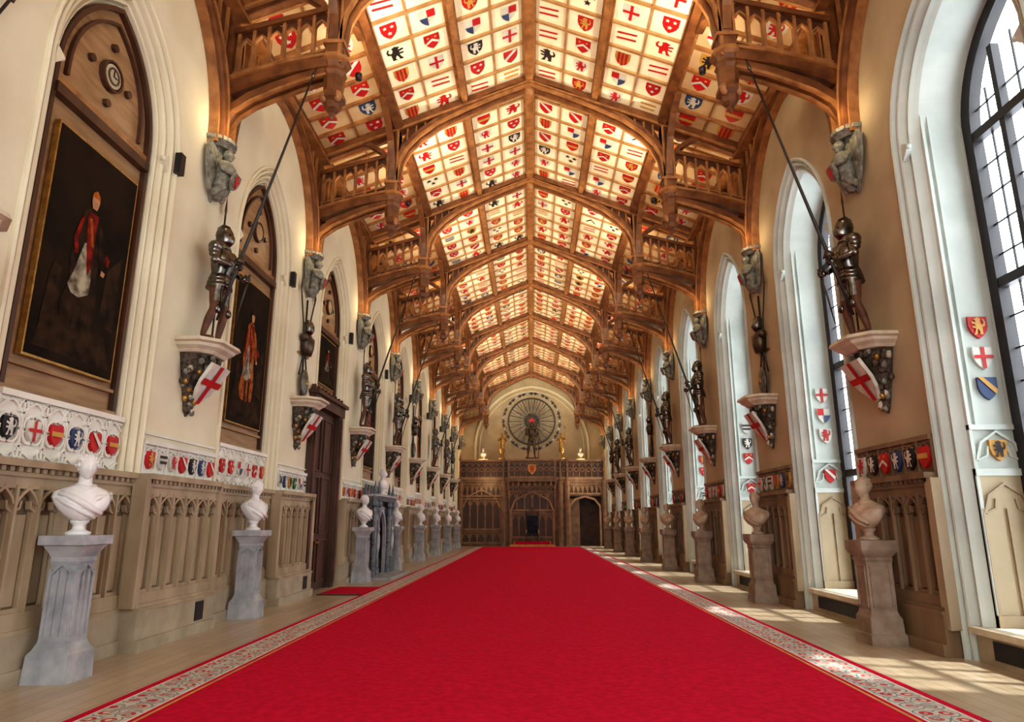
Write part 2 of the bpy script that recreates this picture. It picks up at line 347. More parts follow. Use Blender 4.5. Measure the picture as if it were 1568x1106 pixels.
# ------------------------------------------------------------ wall_right + windows
NW=-.85
PR=[(1.28,0),(1.28,.035),(1.255,.05),(1.23,.035),(1.22,-.025),(1.195,-.045),(1.18,.0),(1.155,-.01),(1.13,-.07),(1.11,-.13),(1.085,-.14),(1.07,-.08),(1.05,-.08),(1.03,-.13),(1.0,-.19),(.97,NW)]
br=B()
for i,yc in enumerate(BC):
    F=wallF(1,yc); H=SP/2
    wallfield(br,F,arch(1.28,ZS,0.0),-H,H,9.95,0,'plaster_dim')
    jamb(br,F,PR,'reveal_white',ZS,.0); cusps(br,F,1.13,-.03,'reveal_white')
    wallfield(br,F,arch(.97,ZS,0.0),-H,H,9.95,NW,'plaster_white')
    br.fbox(F,-1.08,1.08,0,.30,NW,-.02,'stone_plinth'); br.fbox(F,-1.12,1.12,.30,.37,NW,.04,'slab'); br.fbox(F,-.8,.8,.07,.26,-.02,-.005,'black')
    for t in (-1,1):
        G=FR((XW+.20,yc+t*.985,0),(1,0,0),(0,0,1),(0,-t,0)); RW=.60
        rnd=random.Random(i*7+t)
        for zz in (3.05,3.42,3.80): shield(br,G,RW/2,zz,.25,.03,rnd.choice(DES),.01)
        br.fbox(G,0,RW,2.02,2.10,-.02,.05,'reveal_white'); br.fbox(G,0,RW,2.55,2.61,-.02,.05,'reveal_white')
        shield(br,G,RW/2,2.32,.22,.03,rnd.choice(DES),.02)
        for u in (.02,RW-.02): br.fbox(G,u-.02,u+.02,.37,7.0,-.02,.035,'reveal_white')
        for u in (.10,RW-.10): br.fbox(G,u-.014,u+.014,2.61,7.0,-.02,.035,'reveal_white')
        c=RW/2
        for zz,mm in ((2.2,'reveal_white'),(1.6,'oak_tan')):
            br.ribbon(G,[(.04,zz),(.11,zz+.2),(c,zz+.33),(RW-.11,zz+.2),(RW-.04,zz)],.03,0,.045,mm)
            for q in (-1,1): br.ribbon(G,[(c+q*.24,zz+.0),(c+q*.13,zz+.05),(c+q*.11,zz+.16)],.025,0,.035,mm)
        br.fbox(G,.0,RW,.37,.5,-.02,.05,'oak_tan')
        br.fbox(G,.0,RW,.5,2.02,-.02,.012,'plaster_dim')
        for u in (.03,c,RW-.03): br.fbox(G,u-.015,u+.015,.5,1.65,0,.04,'oak_tan')
for k,y in enumerate(TY):
    F=wallF(1,y)
    wainscot(br,F,-.97,.97,.08,'oak_dim','oak_dim_shade')
    frieze(br,F,-.97,.97,2.09,2.55,.03,'oak_dim',6,k+90,False,.25)
    for u in (-.97,.97): br.fbox(F,u-.07,u+.07,.3,2.02,0,.16,'oak_tan')
Fw=FR((XW,0,0),(0,1,0),(0,0,1),(-1,0,0))
br.fbox(Fw,YB-.2,TY[0]+.02,0,9.95,-.95,0,'plaster_dim'); br.fbox(Fw,TY[-1]-.02,YF+.2,0,9.95,-.95,0,'plaster_dim')
br.obj('wall_right')
b=B(); F=wallF(1,0)
b.ribbon(F,arch(.88,ZS,.37),.17,NW+.0,NW+.14,'frame_dark')
for u in (-.28,.28): b.fbox(F,u-.04,u+.04,.37,7.2,NW+.02,NW+.12,'frame_dark')
for z in (2.35,4.3,6.25): b.fbox(F,-.94,.94,z-.06,z+.06,NW+.02,NW+.13,'frame_dark')
for z in [.37+.39*j for j in range(1,18)]:
    if z<7.0: b.fbox(F,-.93,.93,z-.009,z+.009,NW+.04,NW+.06,'frame_dark')
for u in (-.55,0,.55): b.fbox(F,u-.009,u+.009,.37,7.2 if u==0 else 6.8,NW+.04,NW+.06,'frame_dark')
b.fbox(F,-.94,.94,.37,.47,NW,NW+.12,'frame_dark')
b.flat(F,arch(.94,ZS,.37),NW+.03,'window_glass')
wm=None
for i,yc in enumerate(BC):
    if wm is None: o=b.obj('window_1',(0,yc,0)); wm=o.data
    else: inst('window_%d'%(i+1),wm,(0,yc,0))
# ------------------------------------------------------------ ceiling
bc=B()
for s in (-1,1):
    L=5.0*math.sqrt(1+SL*SL); kx=math.sqrt(1+SL*SL)
    F=FR((0,0,ZR),(s,0,-SL),(0,1,0),(-s*SL,0,-1))
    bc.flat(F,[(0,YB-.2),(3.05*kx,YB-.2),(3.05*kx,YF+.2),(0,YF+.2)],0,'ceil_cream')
    bc.flat(F,[(3.05*kx,YB-.2),(L+1.0,YB-.2),(L+1.0,YF+.2),(3.05*kx,YF+.2)],0,'ceil_cream_dim')
    bc.flat(F,[(-.1,YB-.2),(L+1.0,YB-.2),(L+1.0,YF+.2),(-.1,YF+.2)],-.2,'wood_dark')
    for x,w,h in ((1.53,.13,.14),(3.05,.18,.2),(4.82,.22,.2)):
        bc.fbox(F,x*kx-w/2,x*kx+w/2,YB,YF,-.02,h,'wood_gold' if x<2 else 'wood_roof'); bc.fbox(F,x*kx-w/2-.05,x*kx+w/2+.05,YB,YF,-.02,h*.4,'wood_gold')
    for x in (.77,2.3,3.9): bc.fbox(F,x*kx-.020,x*kx+.020,YB,YF,-.02,.04,'wood_rib' if x<3 else 'wood_gold')
    rnd=random.Random(5+s)
    for k,y in enumerate(TY[:-1]):
        nr=7; st=(SP)/nr
        for j in range(nr):
            yy=y+j*st
            if j>0:
                bc.fbox(F,0,3.05*kx,yy-.030,yy+.030,-.02,.05,'wood_rib'); bc.fbox(F,3.05*kx,L,yy-.035,yy+.035,-.02,.06,'wood_gold')
            for x in (.41,1.13,1.94,2.66,3.5,4.33):
                d=rnd.choice(REDS*2+DES[:12]+OPEN*2) if x<3 else rnd.choice(REDS*2+DES[:12])
                G=FR(F[0],F[1],F[2]*-1,F[3])
                shield(bc,G,x*kx,-(yy+st/2),(.36 if len(d[0][0])==9 else .40)*(1.12 if x>3 else 1),.006,d)
bc.box(-.09,.09,YB,YF,ZR-.20,ZR+.05,'wood_gold'); bc.box(-.15,.15,YB,YF,ZR-.10,ZR+.05,'wood_rib')
bc.obj('ceiling')
# ------------------------------------------------------------ roof truss
def truss():
    b=B()
    for s in (-1,1):
        F=FR((0,0,0),(s,0,0),(0,0,1),(0,1,0))
        A=[(3.05,8.6),(3.04,9.1),(2.98,9.5),(2.83,9.82),(2.57,10.12),(2.15,10.45),(1.53,10.78),(.8,11.12),(0,11.42)]
        b.ribbon(F,A,.14,-.15,.15,'wood_roof'); 
        for n in (-.13,.13): b.ribbon(F,[(x-.045 if x>.1 else x,z-.05) for x,z in A],.06,n-.035,n+.035,'wood_gold')
        b.ribbon(F,[(x-.06 if x>.1 else x,z-.07) for x,z in A],.07,-.05,.05,'wood_roof')
        b.ribbon(F,[(0,ZR-.1),(4.9,ZR-.1-SL*4.9)],.22,-.15,.15,'wood_roof')
        for n in (-.15,.15): b.ribbon(F,[(0,ZR-.21),(4.9,ZR-.21-SL*4.9)],.05,n-.03,n+.03,'wood_gold')
        for x in (1.8,2.0,2.2,2.4,2.6,2.8):
            zt=ZR-SL*x-.1
            for i in range(len(A)-1):
                if A[i][0]>=x>=A[i+1][0]: t=(A[i][0]-x)/(A[i][0]-A[i+1][0]+1e-6); za=A[i][1]+t*(A[i+1][1]-A[i][1])
            if zt>za: b.fbox(F,x-.02,x+.02,za,zt,-.07,.07,'wood_gold')
        b.flat(F,[(2.98,9.5),(2.83,9.82),(2.57,10.12),(2.15,10.45),(1.53,10.78),(1.9,10.85),(2.5,10.6),(2.85,10.2),(2.98,9.9)],0,'wood_dark')
        b.fbox(F,2.97,3.23,8.55,10.45,-.14,.14,'wood_roof'); b.fbox(F,2.93,3.27,8.9,8.96,-.18,.18,'wood_gold'); b.fbox(F,3.04,3.16,9.0,10.3,-.17,.17,'wood_dark')
        for q in (2.99,3.21): b.fbox(F,q-.02,q+.02,8.96,10.3,-.165,.165,'wood_gold')
        def octr(z,r): return [(s*3.1+r*cos(pi*i/4+pi/8),r*sin(pi*i/4+pi/8),z) for i in range(8)]
        b.loft([octr(z,r) for z,r in ((8.70,.24),(8.62,.26),(8.58,.20))],'wood_gold',smooth=False)
        b.loft([octr(z,r) for z,r in ((8.58,.20),(8.5,.17),(8.42,.2),(8.36,.17),(8.1,.155),(8.02,.2),(7.95,.2),(7.9,.14),(7.8,.12),(7.74,.05),(7.68,.045),(7.62,.01))],'wood_roof',smooth=False)
        for a in range(4):
            an=a*pi/2+pi/4; b.ell((s*3.1+.15*cos(an),.15*sin(an),7.98),(.07,.07,.1),'wood_gold',8,6)
        b.ribbon(F,[(4.95,8.12),(4.4,8.3),(3.8,8.47),(3.1,8.6)],.17,-.15,.15,'wood_roof'); b.ribbon(F,[(4.95,8.22),(4.4,8.40),(3.8,8.57),(3.1,8.70)],.05,-.20,.20,'wood_gold')
        b.ribbon(F,[(4.84,7.25),(4.80,7.55),(4.66,7.82),(4.40,8.02),(4.05,8.18),(3.65,8.33),(3.2,8.46)],.11,-.12,.12,'wood_roof')
        for n in (-.10,.10): b.ribbon(F,[(4.78,7.25),(4.74,7.52),(4.62,7.74),(4.36,7.93),(4.02,8.09),(3.65,8.24),(3.2,8.38)],.05,n-.03,n+.03,'wood_gold')
        b.fbox(F,4.74,4.89,7.28,9.7,-.16,.16,'wood_roof'); b.fbox(F,4.68,4.89,7.28,7.38,-.2,.2,'wood_gold')
        def zb(x): return 8.25+(4.75-x)*.27
        n=6; xs=[4.68-(4.68-3.24)*i/n for i in range(n+1)]
        for x in xs: b.fbox(F,x-.025,x+.025,zb(x),zb(x)+.98,-.05,.05,'wood_gold')
        b.ribbon(F,[(4.74,zb(4.74)+.97),(3.15,zb(3.15)+.97)],.09,-.09,.09,'wood_roof')
        b.ribbon(F,[(4.74,zb(4.74)+.22),(3.15,zb(3.15)+.22)],.04,-.05,.05,'wood_gold')
        for i in range(n):
            a,c=xs[i],xs[i+1]; mz=zb((a+c)/2)+.66; h=(a-c)/2; mx=(a+c)/2
            arc=[(mx+h*q,mz+.16*(1-abs(q))**.6) for q in (-.98,-.6,-.3,0,.3,.6,.98)]
            b.ribbon(F,arc,.03,-.03,.03,'wood_gold'); b.flat(F,[(mx-h,mz+.10)]+arc[:4]+[(mx,mz+.27),(mx-h,mz+.27)],0,'wood_dark'); b.flat(F,[(mx+h,mz+.10)]+arc[3:][::-1]+[(mx,mz+.27),(mx+h,mz+.27)],0,'wood_dark')
        b.ribbon(F,[(3.2,9.5),(3.35,9.72),(3.65,9.92),(4.1,9.98)],.10,-.08,.08,'wood_roof')
    b.ell((0,0,11.28),(.13,.13,.12),'wood_gold',8,6)
    return b
tr=truss(); me=None
for y in TY:
    if me is None: o=tr.obj('roof_truss',(0,y,0)); me=o.data
    else: inst('roof_truss',me,(0,y,0))
def bayframe():
    b=B()
    for s in (-1,1):
        F=wallF(s,0,XW-.005); pts=arch(2.1,7.28,7.2,.12,12)
        wallfield(b,F,pts,-2.275,2.275,9.72,.10,'wood_dark')
        b.ribbon(F,pts,.10,0,.22,'wood_roof'); b.ribbon(F,[(u*.965,v-.06) for u,v in pts],.04,0,.15,'wood_gold')
        b.ribbon(F,[(u*1.03,v+.08) for u,v in pts],.03,.1,.24,'wood_gold')
        for t in (-1,1):
            for j in range(4):
                u=t*(1.15+j*.27); r=2.22
                za=7.28+math.sqrt(max(.01,r*r-(abs(u)+.12)**2)); b.fbox(F,u-.02,u+.02,za,9.5,.1,.15,'wood_gold')
        b.fbox(F,-2.275,2.275,9.5,9.66,0,.30,'wood_roof'); b.fbox(F,-2.275,2.275,9.46,9.51,0,.33,'wood_gold')
        G=FR((s*3.1,0,0),(0,1,0),(0,0,1),(-s,0,0))
        for t in (-1,1):
            b.ribbon(G,[(t*2.17,8.95),(t*2.08,9.4),(t*1.85,9.8),(t*1.4,10.1),(t*.9,10.22)],.10,-.07,.07,'wood_roof')
    return b
bf=bayframe(); me=None
for y in BC:
    if me is None: me=bf.obj('roof_side_arcade',(0,y,0)).data
    else: inst('roof_side_arcade',me,(0,y,0))
# ------------------------------------------------------------ figures
def skin(b,verts,edges,m,lv=2,M=None):
    me=bpy.data.meshes.new('t'); me.from_pydata([v[:3] for v in verts],edges,[]); o=bpy.data.objects.new('t',me); bpy.context.scene.collection.objects.link(o)
    md=o.modifiers.new('s','SKIN'); 
    sv=me.skin_vertices[0].data
    for i,v in enumerate(verts):
        r=v[3]; sv[i].radius=(r,r) if not isinstance(r,tuple) else r; sv[i].use_root=(i==0)
    ss=o.modifiers.new('u','SUBSURF'); ss.levels=lv; ss.render_levels=lv
    bpy.context.view_layer.update()
    dg=bpy.context.evaluated_depsgraph_get(); e=o.evaluated_get(dg); em=e.to_mesh()
    vs=[v.co.copy() for v in em.vertices]; fs=[list(p.vertices) for p in em.polygons]; e.to_mesh_clear()
    bpy.data.objects.remove(o); 
    if M: vs=[M@v for v in vs]
    b.add(vs,fs,m,True)
def head(b,c,k,m,mh=None,hair=True,seed=0):
    nu,nv=28,22; rings=[]
    g=lambda x,s: math.exp(-(x/s)**2)
    for j in range(nv+1):
        ph=-pi/2+pi*j/nv; z=sin(ph)*.125; ring=[]
        for i in range(nu):
            th=-pi+2*pi*i/nu; low=max(0,-sin(ph)); w=1-.28*low**1.5
            x=cos(ph)*cos(th)*.10*(1-.12*low if cos(th)<0 else 1); y=cos(ph)*sin(th)*.078*w
            rr=0
            if abs(th)<1.2:
                rr+=g(th,.16)*(g(z+.025,.018)*.026+g(z+.002,.028)*.012)+g(th,.5)*g(z-.035,.014)*.007
                rr-=g(abs(th)-.38,.17)*g(z-.014,.014)*.012
                rr+=g(th,.28)*(g(z+.062,.008)*.006+g(z+.078,.007)*.005)-g(th,.3)*g(z+.070,.004)*.006+g(th,.3)*g(z+.105,.016)*.012
            d=Vector((cos(th),sin(th),0)); ring.append((c[0]+k*(x+d.x*rr),c[1]+k*(y+d.y*rr),c[2]+k*z))
        rings.append(ring)
    b.loft(rings,m,caps=False)
    for s in (-1,1): b.ell((c[0]-.005*k,c[1]+s*.077*k,c[2]-.005*k),(.018*k,.009*k,.03*k),m,8,6)
    if hair:
        b.ell((c[0]-.022*k,c[1],c[2]+.030*k),(.102*k,.09*k,.108*k),mh or m,20,12,.22,seed)
        rnd=random.Random(seed)
        for q in range(30):
            a=rnd.uniform(.7,2*pi-.7); p=rnd.uniform(-.1,1.3)
            b.ell((c[0]+k*(-.02+.095*cos(p)*cos(a)),c[1]+k*.085*cos(p)*sin(a),c[2]+k*(.03+.10*sin(p))),(.022*k,.022*k,.02*k),mh or m,7,5)
def bust(mst,mb,ht,seed,kind,brot=0.):
    b=B()
    if kind=='marble':
        b.sq((0,0,0),[(0,.215),(.26,.205),(.30,.175),(.36,.15),(.40,.145),(1.08,.130),(1.12,.145),(1.16,.14),(1.22,.17),(1.27,.20),(1.28,.235),(1.37,.235)],mst)
        for an in range(4):
            G=FR((0,0,0),(cos(an*pi/2+pi/2),sin(an*pi/2+pi/2),0),(0,0,1),(cos(an*pi/2),sin(an*pi/2),0))
            for u in (-.115,-.04,.04,.115): b.fbox(G,u-.012,u+.012,.42,1.04,.11,.158,mst)
            b.ribbon(G,[(-.105,1.0),(-.05,1.06),(0,1.09),(.05,1.06),(.105,1.0)],.02,.12,.158,mst)
    else:
        b.sq((0,0,0),[(0,.225),(.12,.225),(.14,.205),(.32,.20),(.36,.175),(.40,.165),(1.0,.165),(1.03,.18),(1.06,.17),(1.12,.215),(1.15,.23),(1.27,.23)],mst)
        for an in range(4):
            G=FR((0,0,0),(cos(an*pi/2+pi/2),sin(an*pi/2+pi/2),0),(0,0,1),(cos(an*pi/2),sin(an*pi/2),0))
            b.ribbon(G,[(-.12,.45),(.12,.45),(.12,.95),(-.12,.95)],.025,.15,.18,mst,True)
    b.M=Matrix.Translation((0,0,ht))@Matrix.Rotation(brot,4,'Z')@Matrix.Diagonal((1.02,1.02,1.0,1))
    z=0
    b.lathe((0,0,z),[(0,.115),(.03,.115),(.045,.085),(.06,.06),(.10,.055),(.13,.085),(.15,.09)],mb,16)
    N=28; rings=[]
    for (zz,rx,ry,xo) in ((.13,.05,.05,.02),(.16,.09,.10,.025),(.20,.12,.16,.025),(.26,.145,.215,.02),(.32,.15,.25,.01),(.38,.14,.265,.0),(.43,.12,.25,-.005),(.465,.095,.19,-.01),(.495,.075,.115,-.01),(.525,.060,.066,0),(.62,.054,.056,.01)):
        ring=[]
        for i in range(N):
            a=2*pi*i/N; f=1+.05*sin(a*8+zz*16+seed) if zz<.46 else 1
            ring.append((xo+rx*cos(a)*f,ry*sin(a)*f,z+zz))
        rings.append(ring)
    b.loft(rings,mb)
    b.tube([(.05,-.22,z+.42),(.13,-.1,z+.36),(.165,.03,z+.28),(.14,.15,z+.21)],[.03,.035,.035,.02],mb,8)
    b.tube([(.03,-.24,z+.36),(.13,-.14,z+.30),(.16,.0,z+.22),(.12,.1,z+.17)],[.02,.025,.025,.015],mb,8)
    b.tube([(.02,.24,z+.42),(.12,.1,z+.37),(.15,-.04,z+.26)],[.03,.03,.02],mb,8)
    b.tube([(.03,-.09,z+.5),(.085,0,z+.46),(.03,.09,z+.5)],[.02,.026,.02],mb,8)
    head(b,(.02,0,z+.68),1.04,mb,seed=seed)
    return b
LBUST=[(-4.62,2.525,-.6,1),(-4.64,7.0,-.75,1),(-4.64,11.45,-.35,5),(-4.40,18.05,-.5,1),(-4.40,22.35,-.2,5),(-4.45,27.55,-.3,1),(-4.45,32.1,-.3,5),(-4.45,36.65,-.3,1),(-4.45,41.2,-.3,5)]
for x,y,r,sd in LBUST: bust('marble_grey','marble',1.37,sd,'marble',r).obj('marble_bust_on_pedestal',(x,y,0))
mes=[bust('stone_brown','bust_tan',1.27,s,'x',r) for s,r in ((3,.35),(8,.75))]; mm=[None,None]
for i,y in enumerate(TY[1:-1]):
    j=i%2
    if mm[j] is None:
        o=mes[j].obj('stone_bust_on_pedestal',(4.44,y,0)); o.rotation_euler[2]=pi; mm[j]=o.data
    else: inst('stone_bust_on_pedestal',mm[j],(4.44,y,0),rz=pi)
def armour(lance=True):
    b=B(); S='steel'
    V=[(0,0,.95,.12),(0,0,1.12,.105),(.02,0,1.28,.155),(0,0,1.42,.12),(0,0,1.52,.06),
       (0,.20,1.42,.075),(.04,.30,1.20,.054),(.22,.24,1.08,.040),
       (0,-.20,1.42,.075),(.06,-.30,1.20,.054),(.25,-.17,1.14,.040)]
    E=[(0,1),(1,2),(2,3),(3,4),(3,5),(5,6),(6,7),(3,8),(8,9),(9,10)]
    skin(b,V,E,S,2)
    V=[(0,0,.95,.11),(.01,.10,.84,.095),(.06,.13,.50,.06),(.02,.14,.34,.064),(-.02,.15,.12,.042),(-.01,.155,.06,.045),(.10,.175,.045,.042),(.20,.20,.03,.028),
       (-.01,-.10,.84,.095),(.03,-.16,.50,.06),(-.02,-.18,.34,.064),(-.07,-.20,.12,.042),(-.06,-.205,.06,.045),(.04,-.24,.045,.042),(.13,-.28,.03,.028)]
    E=[(0,1),(1,2),(2,3),(3,4),(4,5),(5,6),(6,7),(0,8),(8,9),(9,10),(10,11),(11,12),(12,13),(13,14)]
    skin(b,V,E,'leather',2)
    b.loft([[(rx*cos(2*pi*i/20)+xo,ry*sin(2*pi*i/20),z) for i in range(20)] for z,rx,ry,xo in ((1.02,.15,.16,0),(1.08,.135,.145,.01),(1.2,.175,.18,.03),(1.32,.175,.2,.03),(1.42,.13,.18,.01),(1.48,.09,.1,0))],S)
    for z,r in ((1.03,.17),(.97,.185),(.91,.195)): b.lathe((0,0,z-.07),[(0,r),(.04,r*.97),(.08,r*.88)],S,20,.95,1.05)
    for s in (-1,1):
        b.ell((0,s*.235,1.43),(.105,.10,.09),S); b.ell((.0,s*.265,1.36),(.085,.075,.07),S); b.ell((.01,s*.285,1.29),(.07,.06,.05),S)
        b.ell((.04,s*.31,1.19),(.055,.055,.055),S,10,6)
        b.ell((.105 if s>0 else .075,s*.142,.50),(.045,.06,.07),S,10,6)
        b.loft([[(cx_+.075*cos(a),s*cy_+.085*sin(a),z) for a in [-1.6+3.2*i/8 for i in range(9)]] for z,cx_,cy_ in ((.60,.04,.125),(.72,.035,.12),(.86,.05,.115))],S,closed=False)
    b.lathe((0,0,1.46),[(0,.12),(.04,.10),(.07,.085),(.10,.09)],S,18)
    b.loft([[(xo+rx*cos(2*pi*i/20)*(1.12 if cos(2*pi*i/20)>.8 else 1),ry*sin(2*pi*i/20),z) for i in range(20)] for z,rx,ry,xo in ((1.53,.085,.075,.01),(1.58,.12,.09,.015),(1.64,.135,.10,.01),(1.68,.125,.105,.0),(1.74,.12,.10,-.01),(1.80,.09,.075,-.01),(1.835,.04,.03,-.015),(1.85,.01,.01,-.02))],S)
    b.fbox(FR((0,0,0),(0,1,0),(0,0,1),(1,0,0)),-.07,.07,1.675,1.69,.10,.128,'black')
    b.tube([(.12,0,1.70),(.06,0,1.83),(-.03,0,1.875),(-.11,0,1.82),(-.14,0,1.70)],[.008,.012,.014,.012,.008],S,6)
    for (hx,hy,hz) in ((.27,.22,1.07),(.30,-.14,1.13)):
        b.ell((hx-.0,hy,hz),(.045,.045,.05),S,10,6)
        for q in range(4):
            z=hz+.035-q*.024; L=(.9,1,.96,.8)[q]
            b.tube([(hx+.02,hy+.03,z),(hx+.02+.055*L,hy+.02,z),(hx+.02+.065*L,hy-.02,z),(hx+.035,hy-.045,z)],[.0125,.012,.011,.009],S,6)
        b.tube([(hx,hy-.02,hz+.03),(hx+.03,hy-.05,hz+.05),(hx+.065,hy-.045,hz+.03)],[.014,.012,.01],S,6)
    b.tube([(.33,.25,1.16),(.20,.33,.75),(.10,.40,.35)],[.016,.013,.006],'steel_dark',6)
    if lance:
        p1=Vector((.30,-.14,1.10)); p2=Vector((1.28,-.30,4.25))
        d=(p2-p1).normalized()
        b.tube([p1-d*.8,p1-d*.1,p1+d*.1,p1+d*1.2,p1+d*3.2],[.018,.028,.028,.023,.014],'pole',8)
        b.tube([p1+d*.10,p1+d*.17,p1+d*.22],[.09,.05,.02],'steel_dark',10)
        b.tube([p1+d*3.2,p1+d*3.26,p1+d*3.42],[.012,.028,.002],'steel',6)
    b.tube([(-.20,.34,.0),(-.22,.40,2.25)],.014,'pole',6); b.loft([[(-.22+a*w,.40+c*w*2,z) for a,c in ((1,0),(0,1),(-1,0),(0,-1))] for z,w in ((2.2,.008),(2.3,.022),(2.55,.001))],'steel_dark',smooth=False)
    return b
def bracket():
    b=B()
    def octo(z,rx,ry): return [(0,ry,z),(rx*.62,ry,z),(rx,ry*.55,z),(rx,-ry*.55,z),(rx*.62,-ry,z),(0,-ry,z)]
    P=[(0,.57,.50),(-.05,.59,.52),(-.07,.53,.47),(-.11,.51,.46),(-.15,.44,.40),(-.19,.40,.37)]
    b.loft([octo(z,a,c) for z,a,c in P],'slab',smooth=False)
    def half(z,rx,ry,n=10): return [(rx*sin(pi*i/n),ry*cos(pi*i/n),z) for i in range(n+1)]
    rnd=random.Random(2); R=[(-.15,.42,.38),(-.3,.34,.33),(-.45,.26,.28),(-.62,.19,.22),(-.8,.13,.15),(-.95,.08,.08),(-1.05,.02,.02)]
    b.loft([half(z,a*.85,c*.9) for z,a,c in R],'carved_dark')
    for q in range(90):
        t=rnd.random()**1.1; z=-.19-t*.80; i=min(5,int(t*6)); rx,ry=R[i][1]*.84,R[i][2]*.88; a=rnd.uniform(.05,pi-.05)
        b.ell((rx*sin(a)+.02,ry*cos(a),z),(.04,.045,.05),rnd.choice(['carved_dark','carved_dark','carved_dark','stone_grey','gilt'] if q%3 else ['carved_dark','slab','carved_dark']),8,5,.5,q)
    n=Vector((1,0,-.62)).normalized(); F=FR((.26,0,-.55),(0,1,0),(.62,0,1),n)
    shield(b,F,0,0,.58,.04,DES[0],.03)
    return b
def trophy():
    b=B(); S='steel_dark'
    b.loft([[(rx*cos(2*pi*i/16)+.1,ry*sin(2*pi*i/16),z) for i in range(16)] for z,rx,ry in ((.95,.10,.12),(1.1,.14,.17),(1.25,.15,.19),(1.36,.10,.15),(1.42,.06,.06))],S)
    for s in (-1,1): b.ell((.1,s*.2,1.32),(.09,.09,.09),S)
    b.loft([[(.1+xo+rx*cos(2*pi*i/16),ry*sin(2*pi*i/16),z) for i in range(16)] for z,rx,ry,xo in ((1.42,.08,.07,0),(1.5,.13,.09,.01),(1.6,.13,.1,0),(1.70,.09,.07,-.01),(1.75,.02,.02,-.02))],'steel')
    b.ell((.10,0,.35),(.06,.19,.30),'bronze',18,10); b.ell((.15,0,.35),(.04,.06,.07),'brass',10,6)
    b.tube([(.04,0,0),(.04,0,2.2)],.022,'pole',8)
    for s in (-1,1):
        b.tube([(.05,s*.45,2.3),(.05,-s*.25,.5)],.016,'pole',6); b.loft([[(.05+a*w,s*.46+c*w*2,z) for a,c in ((1,0),(0,1),(-1,0),(0,-1))] for z,w in ((2.25,.01),(2.35,.025),(2.65,.001))],'steel_dark',smooth=False)
    b.fbox(FR((0,0,0),(0,1,0),(0,0,1),(1,0,0)),-.3,.3,.95,.99,0,.05,'brass')
    return b
def corbel():
    b=B(); S='stone_grey'
    def half(z,rx,ry,n=8): return [(rx*sin(pi*i/n),ry*cos(pi*i/n),z) for i in range(n+1)]
    b.loft([half(z,a,c) for z,a,c in ((0,.32,.30),(-.06,.32,.30),(-.09,.27,.26),(-.14,.24,.22))],S,smooth=False)
    b.loft([half(z,a,c) for z,a,c in ((-.12,.15,.18),(-.5,.14,.16),(-.8,.10,.10),(-1.0,.03,.03))],S)
    b.loft([[(.16+rx*cos(2*pi*i/14)+xo,ry*sin(2*pi*i/14),z) for i in range(14)] for z,rx,ry,xo in ((-.98,.04,.05,-.06),(-.85,.11,.13,-.02),(-.65,.12,.14,.02),(-.45,.13,.18,.06),(-.38,.09,.15,.06),(-.34,.045,.05,.06))],S)
    head(b,(.24,0,-.25),.75,S)
    for s in (-1,1):
        b.extr(FR((.06,0,0),(0,s,0),(0,0,1),(1,0,0)),[(.05,-.35),(.18,-.16),(.32,-.13),(.38,-.25),(.36,-.5),(.28,-.75),(.2,-.9),(.17,-.6),(.1,-.5)],0,.05,S)
        for q in range(4): b.tube([(.12,s*(.16+.05*q),-.22),(.12,s*(.18+.05*q),-.5-.06*q)],[.022,.012],S,6)
        b.tube([(.2,s*.16,-.43),(.26,s*.2,-.56),(.36,s*.08,-.60)],[.05,.04,.03],S,8)
        for q in range(5): b.ell((.12+.03*q,s*(.14-.02*q),-.9+.03*q),(.05,.05,.06),S,8,5,.4,q)
    n=Vector((1,0,-.3)).normalized(); shield(b,FR((.36,0,-.68),(0,1,0),(.3,0,1),n),0,0,.24,.0,[(HT,'stone_grey'),(LION,'h_red')],.03)
    return b
ab=armour(); tp=trophy(); AM=None; tm=None; brm=None; cm=None
bk=bracket(); cb=corbel()
TRO=(4,7,10)
for k,y in enumerate(TY):
    for s in (-1,1):
        rz=0 if s<0 else pi
        if cm is None: cm=cb.obj('angel_corbel',(s*XW,y,7.26)).data
        else: inst('angel_corbel',cm,(s*XW,y,7.26),rz=rz)
        if k==len(TY)-1 or k==0: continue
        if brm is None: brm=bk.obj('wall_bracket',(s*XW,y,4.0)).data
        else: inst('wall_bracket',brm,(s*XW,y,4.0),rz=rz)
        if k in TRO or (s<0 and k==2):
            if tm is None: tm=tp.obj('arms_trophy',(s*(XW-.005),y,4.002)).data
            else: inst('arms_trophy',tm,(s*(XW-.005),y,4.002),rz=rz)
        else:
            if AM is None: AM=ab.obj('suit_of_armour',(s*4.60,y,4.002)).data
            else: inst('suit_of_armour',AM,(s*4.60,y,4.002),rz=rz,scale=(1,1,1) if s<0 else (1,-1,1))
